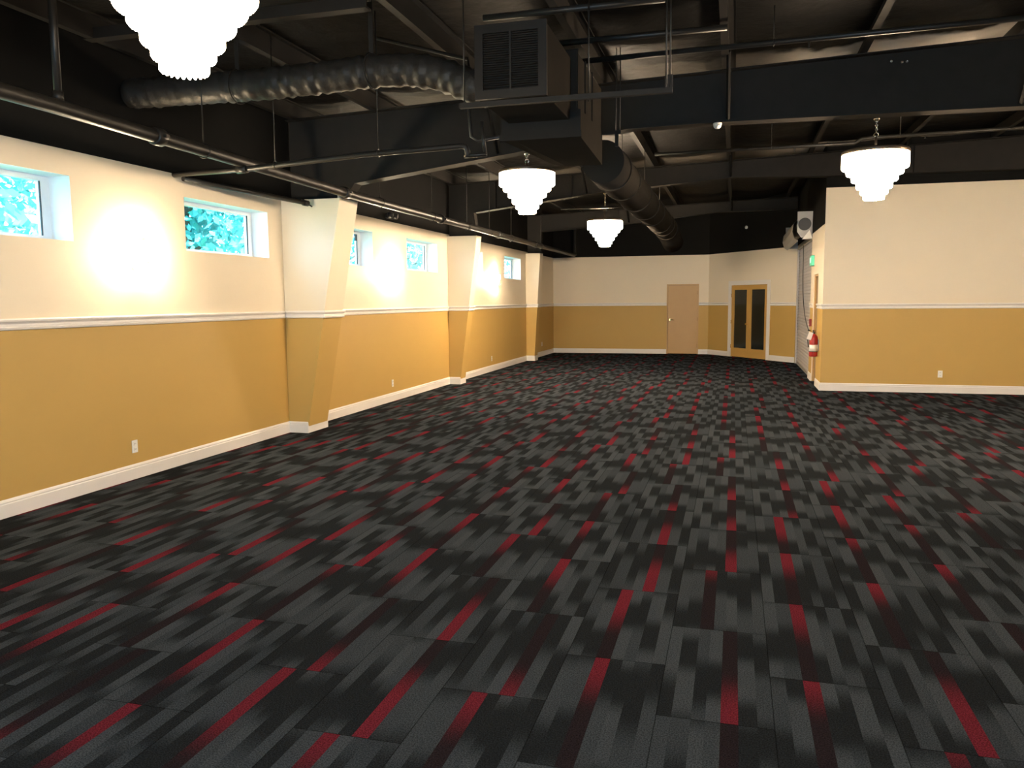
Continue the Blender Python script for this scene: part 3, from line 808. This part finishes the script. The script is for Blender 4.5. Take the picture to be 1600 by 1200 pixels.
t = thing('conduit', 'bent black conduit descending left of the louvred duct box', 'pipe', (-2.2, 6.9, 3.2))
g = MB(); g.tube([(-3.2, 7.0, 4.06), (-2.32, 7.0, 3.80), (-2.30, 6.98, 3.70), (-2.30, 6.95, 3.35), (-2.28, 6.95, 3.12), (-2.22, 6.95, 3.08), (-2.0, 6.95, 3.10), (-1.98, 6.95, 3.19)], .016, 'pipe', 10); g.build('pipe', t)
g = MB(); g.tube([(-2.30, 6.96, 3.62), (-2.30, 6.96, 3.54)], .024, 'pipe', 10); g.build('coupling', t)

# ------------------------------------------------------------------ chandeliers
TIERS = [(.315, 0.0, .175), (.268, .13, .235), (.215, .19, .305), (.165, .26, .38), (.125, .33, .44), (.094, .39, .495)]
def chandelier(loc, label, zhang, lit='crystal'):
    """loc: centre of the rim; zhang: height of the hanging point above the rim"""
    t = thing('crystal_chandelier', label, 'chandelier', loc, 'tiered crystal chandeliers')
    c = Vector(loc)
    g = MB(); g.lathe([(.30, .012), (.325, .012), (.332, .0), (.332, -.022), (.325, -.03), (.30, -.03)], c, 'bronze', 48); g.build('rim', t)
    g = MB()
    for k in range(3):
        a = k * math.pi / 3
        d = Vector((math.cos(a), math.sin(a), 0)) * .305
        g.tube([c - d, c + d], .007, 'bronze', 8)
    g.lathe([(.02, .03), (.05, .02), (.05, -.012), (.02, -.02)], c, 'bronze', 20); g.build('spider_frame', t)
    g = MB(); g.lathe([(.0, .008), (.298, .006), (.298, -.004), (.0, -.004)], c, 'bronze', 40); tag(g.build('top_plate', t), 'dark bronze top plate')
    for (r, d0, d1) in TIERS:
        g = MB(); n = max(18, int(2 * math.pi * r / .026))
        for q in range(n):
            a = 2 * math.pi * q / n; hw = math.pi * r / n * .94
            ct = Vector((math.cos(a), math.sin(a), 0)); tn = Vector((-math.sin(a), math.cos(a), 0))
            sec = [ct * (r + .012), ct * (r - .006) + tn * hw, ct * (r - .006) - tn * hw]
            nv = len(g.v)
            for z, kx in ((-.02 - d0, 1.0), (-d1 + .012, 1.0), (-d1, .35)):
                for s3 in sec:
                    ctr = ct * r; p = c + ctr + (s3 - ctr) * kx + Vector((0, 0, z)); g.v.append(tuple(p))
            mi = g.mid(lit)
            for lv in (0, 3):
                for s3 in range(3):
                    s4 = (s3 + 1) % 3
                    g.f.append((nv + lv + s3, nv + lv + s4, nv + lv + 3 + s4, nv + lv + 3 + s3)); g.mi.append(mi); g.sm.append(False)
            g.f.append((nv + 2, nv + 1, nv)); g.mi.append(mi); g.sm.append(False)
            g.f.append((nv + 6, nv + 7, nv + 8)); g.mi.append(mi); g.sm.append(False)
        g.build('crystal_tier', t)
    g = MB(); zr = min(.16, zhang * .45); g.tube([c + Vector((0, 0, .02)), c + Vector((0, 0, zr))], .011, 'bronze', 10); g.build('rod', t)
    g = MB(); z = zr
    g.torus((c.x, c.y, c.z + z + .022), .022, .005, 'chrome', 'y', 14, 6); z += .045
    k = 0
    while z + .03 < zhang:
        g.torus((c.x, c.y, c.z + z + .010), .013, .0035, 'chrome', 'x' if k % 2 == 0 else 'y', 10, 5); z += .021; k += 1
    g.tube([c + Vector((0, 0, z - .01)), c + Vector((0, 0, zhang))], .004, 'chrome', 6); g.build('chain', t)
    g = MB(); g.lathe([(.012, zhang - .03), (.032, zhang - .01), (.034, zhang)], c, 'chrome', 16); g.build('ceiling_hook', t)
    return t
CX = -2.37; CZ = 3.175
chandelier((CX, 3.16, CZ), 'largest lit crystal chandelier cut off by the top edge, nearest the camera at upper left', .78, 'crystal_near')
chandelier((CX, 9.30, CZ), 'lit crystal chandelier in the middle, hanging beside the duct plenum', .205, 'crystal_near')
chandelier((CX, 15.215, CZ - .02), 'smallest lit crystal chandelier, hanging farthest away beneath the second rafter', .50, 'crystal_far')
c4 = chandelier((1.40, 9.30, CZ + .01), 'lit crystal chandelier at right, hanging in front of the cream right wall', .34)

chandelier((1.40, 3.2, CZ), 'added lit crystal chandelier out of view at right, level with the largest one', .38, 'crystal_near')  # unseen lamp added for more light on the right and far walls
dup(c4, (5.20, 9.30, CZ + .01), 'added lit crystal chandelier out of view, brightening the right wall')  # out-of-view copy added to brighten the right wall

# ------------------------------------------------------------------ wall sconces
def sconce(y, z, label):
    t = thing('wall_sconce', label, 'wall lamp', (XL, y, z), 'crystal wall sconces')
    g = MB(); g.box((XL, y - .055, z - .16), (XL + .015, y + .055, z + .15), 'chrome'); g.build('backplate', t, bevel=.006)
    g = MB(); g.tube([(XL + .015, y, z + .02), (XL + .07, y, z + .06), (XL + .11, y, z + .09)], .008, 'chrome', 8); g.build('arm', t)
    for (r, z0, z1) in ((.105, .02, .12), (.075, -.07, .05), (.045, -.15, -.03)):
        g = MB(); n = max(8, int(math.pi * r / .022))
        for q in range(n):
            a = -math.pi / 2 + math.pi * (q + .5) / n
            p = Vector((XL + .03 + r * math.cos(a), y + r * math.sin(a), z))
            ct = Vector((math.cos(a), math.sin(a), 0)); tn = Vector((-math.sin(a), math.cos(a), 0)); hw = .009
            sec = [ct * .008, tn * hw - ct * .004, tn * -hw - ct * .004]; nv = len(g.v); mi = g.mid('sconce_crystal')
            for zz, kx in ((z1, 1), (z0 + .012, 1), (z0, .3)):
                for s3 in sec: g.v.append(tuple(p + s3 * kx + Vector((0, 0, zz))))
            for lv in (0, 3):
                for s3 in range(3):
                    s4 = (s3 + 1) % 3
                    g.f.append((nv + lv + s3, nv + lv + s4, nv + lv + 3 + s4, nv + lv + 3 + s3)); g.mi.append(mi); g.sm.append(False)
            g.f.append((nv + 2, nv + 1, nv)); g.mi.append(mi); g.sm.append(False); g.f.append((nv + 6, nv + 7, nv + 8)); g.mi.append(mi); g.sm.append(False)
        g.build('crystal_tier', t)
    g = MB()
    pts = []
    for q in range(13):
        a = -math.pi / 2 + math.pi * q / 12; pts.append((XL + .03 + .108 * math.cos(a), y + .108 * math.sin(a), z + .125))
    g.tube(pts, .007, 'chrome', 8); g.build('rim', t)
    for q, (ang_, ln) in enumerate(((20, .12), (75, .10), (118, .13), (165, .11), (215, .12), (262, .15), (318, .12))):  # blades added to shadow the wall and break the glow into a star
        a = math.radians(ang_); g = MB(); c0 = Vector((XL + .012, y, z)); d = Vector((0, math.cos(a), math.sin(a))); p = Vector((0, -math.sin(a), math.cos(a)))
        A = c0 + d * .045; B = c0 + d * (.045 + ln * .6) + Vector((.035, 0, 0)); C_ = c0 + d * (.045 + ln) + Vector((.05, 0, 0)); w = .013
        for P_, Q_, w0, w1 in ((A, B, w, w * 1.3), (B, C_, w * 1.3, .002)):
            g.face([P_ - p * w0, P_ + p * w0, Q_ + p * w1, Q_ - p * w1], 'chrome')
            up_ = Vector((.003, 0, 0)); g.face([P_ - p * w0 + up_, Q_ - p * w1 + up_, Q_ + p * w1 + up_, P_ + p * w0 + up_], 'chrome')
        g.build('shadow_blade', t)
    return t
sconce(6.46, 2.14, 'blazing crystal wall sconce between the two nearest windows')
sconce(12.37, 2.14, 'blazing crystal wall sconce between the nearest and middle pilasters')
sconce(18.33, 2.14, 'blazing crystal wall sconce between the middle and farthest pilasters')

# ------------------------------------------------------------------ outlets
def outlet(p, n, label):
    """p on the wall, n: 'x' wall facing +x, 'y' wall facing -y"""
    t = thing('wall_outlet', label, 'outlet', p, 'white wall outlets')
    w, h = .037, .06
    g = MB()
    def b(du0, du1, z0, z1, d0, d1, m):
        if n == 'x': g.box((p[0] + d0, p[1] + du0, p[2] + z0), (p[0] + d1, p[1] + du1, p[2] + z1), m)
        else: g.box((p[0] + du0, p[1] - d1, p[2] + z0), (p[0] + du1, p[1] - d0, p[2] + z1), m)
    b(-w, w, -h, h, 0, .006, 'plastic'); g.build('cover_plate', t, bevel=.002)
    for zc in (-.026, .026):
        g = MB(); b(-.016, .016, zc - .018, zc + .018, .006, .009, 'plastic'); b(-.008, -.005, zc - .006, zc + .008, .009, .0096, 'slot'); b(.005, .008, zc - .006, zc + .008, .009, .0096, 'slot'); g.build('socket', t)
outlet((XL, 6.30, .31), 'x', 'white outlet on the gold left wall, nearest the camera')
outlet((XL, 12.32, .30), 'x', 'white outlet on the gold left wall between the nearest and middle pilasters')
outlet((XL, 18.04, .30), 'x', 'white outlet on the gold left wall between the middle and farthest pilasters')
outlet((XL, 23.20, .36), 'x', 'white outlet on the left wall beyond the farthest pilaster')
outlet((3.48, YR, .33), 'y', 'white outlet low on the gold right wall')

# ------------------------------------------------------------------ roller shutter
t = thing('roller_shutter', 'pale grey roller shutter on the side wall with a round coil above', 'shutter', (XR, 19.6, 0))
g = MB(); nsl = 38
xs0 = XR + .055
prof = []
for q in range(nsl):
    z = .06 + (SHZ - .06) * q / nsl; dz = (SHZ - .06) / nsl
    prof += [(xs0, z), (xs0 - .012, z + dz * .25), (xs0 - .012, z + dz * .7), (xs0, z + dz * .95)]
prof += [(xs0, SHZ), (xs0 + .012, SHZ), (xs0 + .012, .06)]
for a, b_ in zip(prof[:-3], prof[1:-2]):
    g.face([(a[0], SH0 + .01, a[1]), (a[0], SH1 - .01, a[1]), (b_[0], SH1 - .01, b_[1]), (b_[0], SH0 + .01, b_[1])], 'shutter')
g.build('curtain', t)
g = MB(); g.box((xs0 - .025, SH0 + .005, .004), (xs0 + .02, SH1 - .005, .065), 'galv'); g.build('bottom_bar', t)
for yy in (SH0, SH1 - .07):
    g = MB(); g.box((xs0 - .05, yy, .01), (xs0 - .02, yy + .07, SHZ), 'shutter').box((xs0 + .015, yy, .01), (xs0 + .03, yy + .07, SHZ), 'shutter'); g.build('guide_rail', t)
hp = [(XR - .005, 3.42), (XR - .30, 3.42), (XR - .335, 3.36), (XR - .335, 3.05)]
g = MB()
hood = [(XR - .02, 3.30), (XR - .10, 3.36), (XR - .24, 3.34), (XR - .35, 3.22), (XR - .37, 3.06), (XR - .33, 2.92), (XR - .25, 2.86)]
for a, b_ in zip(hood[:-1], hood[1:]):
    g.face([(a[0], SH0 + .35, a[1]), (a[0], SH1, a[1]), (b_[0], SH1, b_[1]), (b_[0], SH0 + .35, b_[1])], 'galv', True)
g.build('hood', t)
g = MB(); g.tube([(XR - .16, SH0 - .02, 3.17), (XR - .16, SH1 - .05, 3.17)], .135, 'black_plastic', 28); g.build('coil', t)
for yy in (SH0 - .06, SH1 - .02):
    g = MB(); P = [(XR - .003, 3.43), (XR - .30, 3.43), (XR - .30, 3.02), (XR - .22, 2.90), (XR - .003, 2.90)]
    g.prism(P, lambda a, b, tt: (a, tt, b), yy + .03, yy + .042, 'galv'); g.build('end_plate', t)
g = MB(); g.tube([(XR - .16, SH0 - .10, 3.17), (XR - .16, SH0 - .03, 3.17)], .125, 'black_plastic', 28); g.build('chain_wheel', t)
g = MB(); P = [(XR - .06, 3.05), (XR - .20, 2.87), (XR - .01, 2.87)]
g.prism(P, lambda a, b, tt: (a, tt, b), SH0 - .10, SH0 + .10, 'plastic'); tag(g.build('guide_funnel', t), 'off-white triangular guide plate')

t = thing('pull_chain', 'thin dark pull chain looping down across the pale roller shutter', 'chain', (XR - .04, 18.8, 1.0))
pts = []
for q in range(25):
    s = q / 24
    yy = 19.45 - 1.95 * (s ** 3.2); zz = 2.85 - 1.85 * (1 - (1 - s) ** 1.25)
    pts.append((XR - .03, yy, zz))
g = MB(); g.tube(pts, .009, 'black_plastic', 8); g.build('chain', t)
g = MB(); g.tube([(XR, 17.5, 1.0), (XR - .05, 17.5, 1.0)], .012, 'black_plastic', 8); g.build('wall_hook', t)

# ------------------------------------------------------------------ side wall fittings
t = thing('exit_sign', 'small lit green exit sign on the side wall above the door', 'sign', (XR, 17.25, 2.4))
g = MB(); g.box((XR - .055, 17.10, 2.30), (XR, 17.42, 2.51), 'green_acrylic'); g.build('housing', t, bevel=.005)
g = MB(); g.box((XR - .060, 17.115, 2.315), (XR - .055, 17.405, 2.495), 'green_lit'); g.box((XR - .052, 17.094, 2.312), (XR - .004, 17.10, 2.498), 'green_lit'); tag(g.build('face_panel', t), 'lit green face')
cu = bpy.data.curves.new('exit_text', 'FONT'); cu.body = 'EXIT'; cu.size = .15; cu.extrude = .002; cu.align_x = 'CENTER'; cu.align_y = 'CENTER'
to = bpy.data.objects.new('lettering', cu)
me = bpy.data.meshes.new_from_object(to); bpy.data.objects.remove(to); me.name = 'lettering'
me.materials.clear(); me.materials.append(M['white_lit'])
lo = bpy.data.objects.new('lettering', me); COL.objects.link(lo); lo.parent = t
lo.location = (-.0635, .01, .005); lo.rotation_euler = (math.radians(90), 0, math.radians(-90))
tag(lo, 'white EXIT letters')

t = thing('fire_extinguisher', 'red fire extinguisher with a white label hung beside the right wall corner', 'fire extinguisher', (XR - .10, 15.72, .58))
ex, ey = XR - .095, 15.72
g = MB(); g.lathe([(.060, .0), (.074, .012), (.075, .03), (.075, .33), (.066, .375), (.040, .405), (.022, .42)], (ex, ey, .585), 'red', 28); g.build('cylinder', t)
g = MB(); g.lathe([(.0765, .10), (.0765, .22)], (ex, ey, .585), 'plastic', 28); tag(g.build('label_band', t), 'white printed label')
g = MB(); g.lathe([(.078, .085), (.078, .098)], (ex, ey, .585), 'black_plastic', 28); g.build('strap', t)
g = MB(); g.tube([(ex, ey, 1.0), (ex, ey, 1.05)], .018, 'black_plastic', 12)
g.tube([(ex, ey, 1.045), (ex - .02, ey - .08, 1.065)], .009, 'black_plastic', 8); g.tube([(ex, ey, 1.03), (ex - .02, ey - .09, 1.02)], .008, 'black_plastic', 8); g.build('valve_handle', t)
g = MB(); g.tube([(ex - .01, ey + .02, 1.03), (ex - .09, ey - .01, .99), (ex - .105, ey - .02, .88), (ex - .09, ey - .03, .76)], .010, 'black_plastic', 8); g.build('hose', t)
g = MB(); g.box((ex - .115, ey - .10, .90), (ex - .035, ey - .097, 1.04), 'plastic', Matrix.Rotation(math.radians(18), 3, 'Y')); tag(g.build('inspection_tag', t), 'white paper tag')
g = MB(); g.box((XR - .022, ey + .0, .70), (XR, ey + .05, .90), 'galv'); g.build('wall_bracket', t)

t = thing('fire_alarm_pull_station', 'small dark red fire alarm pull station left of the extinguisher', 'alarm', (XR, 17.35, 1.165))
g = MB(); g.box((XR - .045, 17.30, 1.09), (XR, 17.40, 1.24), 'dark_red'); g.build('housing', t, bevel=.004)
g = MB(); g.box((XR - .058, 17.32, 1.12), (XR - .045, 17.38, 1.145), 'plastic'); g.build('pull_handle', t)

# small ceiling and high wall fittings
t = thing('smoke_detector', 'white half-dome smoke detector under the deep rafter', 'smoke detector', (-.21, 9.24, 3.568))
g = MB(); g.tube([(-.21, 9.24, 3.568), (-.21, 9.24, 3.548)], .048, 'plastic', 20); g.build('base', t)
g = MB(); g.lathe([(.044, 0.0), (.043, -.012), (.036, -.027), (.022, -.038), (.006, -.042)], (-.21, 9.24, 3.548), 'plastic', 20); g.build('dome', t)
t = thing('wall_sensor', 'tiny white sensor high on the black wall above the double door', 'sensor', ang(1.72, 3.62))
px = Vector(ang(1.72, 3.62))
g = MB(); g.tube([px, px + AN * .03], .045, 'plastic', 14); g.build('housing', t)
g = MB(); g.tube([px + AN * .03, px + AN * .045], [.03, .02], 'white_trim', 12); g.build('lens', t)
t = thing('twin_spot_fixture', 'small black twin-head light fixture above the cream wall in the middle bay', 'light fixture', (XL, 12.3, 3.05))
g = MB(); g.box((XL, 12.18, 3.01), (XL + .05, 12.42, 3.08), 'black_plastic'); g.build('body', t, bevel=.006)
for yy in (12.20, 12.40):
    g = MB(); g.lathe([(.03, -.05), (.05, -.02), (.05, .03), (.03, .045)], (XL + .085, yy, 3.06), 'black_plastic', 16); g.build('lamp_head', t)

# ------------------------------------------------------------------ outdoors, seen through the windows
tag(MB().face([(-45, -25, -.15), (XL - .3, -25, -.15), (XL - .3, 70, -.15), (-45, 70, -.15)], 'grass').build('lawn', None, (-20, 20, -.15)),
    'grass lawn outside the left windows', 'lawn', None, 'stuff')
def tree(name, label, x, y, h, r, leaf, n):
    t = thing(name, label, 'tree', (x, y, -.15), 'trees outside the left windows')
    g = MB(); g.tube([(x, y, -.15), (x + .05, y, h * .3), (x - .1, y + .1, h * .6), (x, y, h * .9)], [.17, .13, .09, .02], 'bark', 10)
    for q in range(9):
        a = q * 2.4; zz = h * (.25 + .07 * q)
        g.tube([(x, y, zz), (x + math.cos(a) * r * .7, y + math.sin(a) * r * .7, zz + r * .35)], [.05, .012], 'bark', 6)
    g.build('trunk', t)
    g = MB(); mi = g.mid(leaf)
    clumps = [(random.uniform(-1, 1), random.uniform(-1, 1), random.uniform(-1, 1)) for _ in range(26)]
    clumps = [Vector(c).normalized() * random.uniform(.35, .95) for c in clumps]
    for q in range(n):
        c = random.choice(clumps)
        d = Vector((random.gauss(0, 1), random.gauss(0, 1), random.gauss(0, 1))) * .16
        p = Vector((x, y, h * .55)) + Vector(((c.x + d.x) * r, (c.y + d.y) * r, (c.z + d.z) * h * .48))
        if p.z < .3: continue
        s = random.uniform(.07, .15)
        a = Vector((random.uniform(-1, 1), random.uniform(-1, 1), random.uniform(-1, 1))).normalized() * s
        b2 = a.cross(Vector((random.uniform(-1, 1), random.uniform(-1, 1), random.uniform(-1, 1)))).normalized() * s * .55
        nv = len(g.v); g.v += [tuple(p - a), tuple(p + b2), tuple(p + a), tuple(p - b2)]
        g.f.append((nv, nv + 1, nv + 2, nv + 3)); g.mi.append(mi); g.sm.append(False)
    g.build('foliage', t)
tree('leafy_tree', 'sunlit pale leafy tree seen through the window at the left edge', -12.0, 10.6, 6.0, 2.1, 'leaf_pale', 5200)
tree('leafy_tree', 'dense blue-green leafy tree seen through the window left of the nearest pilaster', -12.6, 16.6, 6.2, 2.5, 'leaf', 6500)
tree('leafy_tree', 'leafy tree seen through the narrow window strip beside the nearest pilaster', -12.4, 23.5, 6.0, 2.4, 'leaf', 4200)
tree('leafy_tree', 'leafy tree seen through the window in front of the middle pilaster', -12.8, 30.5, 6.5, 2.6, 'leaf_pale', 4200)
tree('leafy_tree', 'far leafy tree seen through the last windows of the left wall', -13.2, 42.0, 6.5, 3.2, 'leaf', 4200)
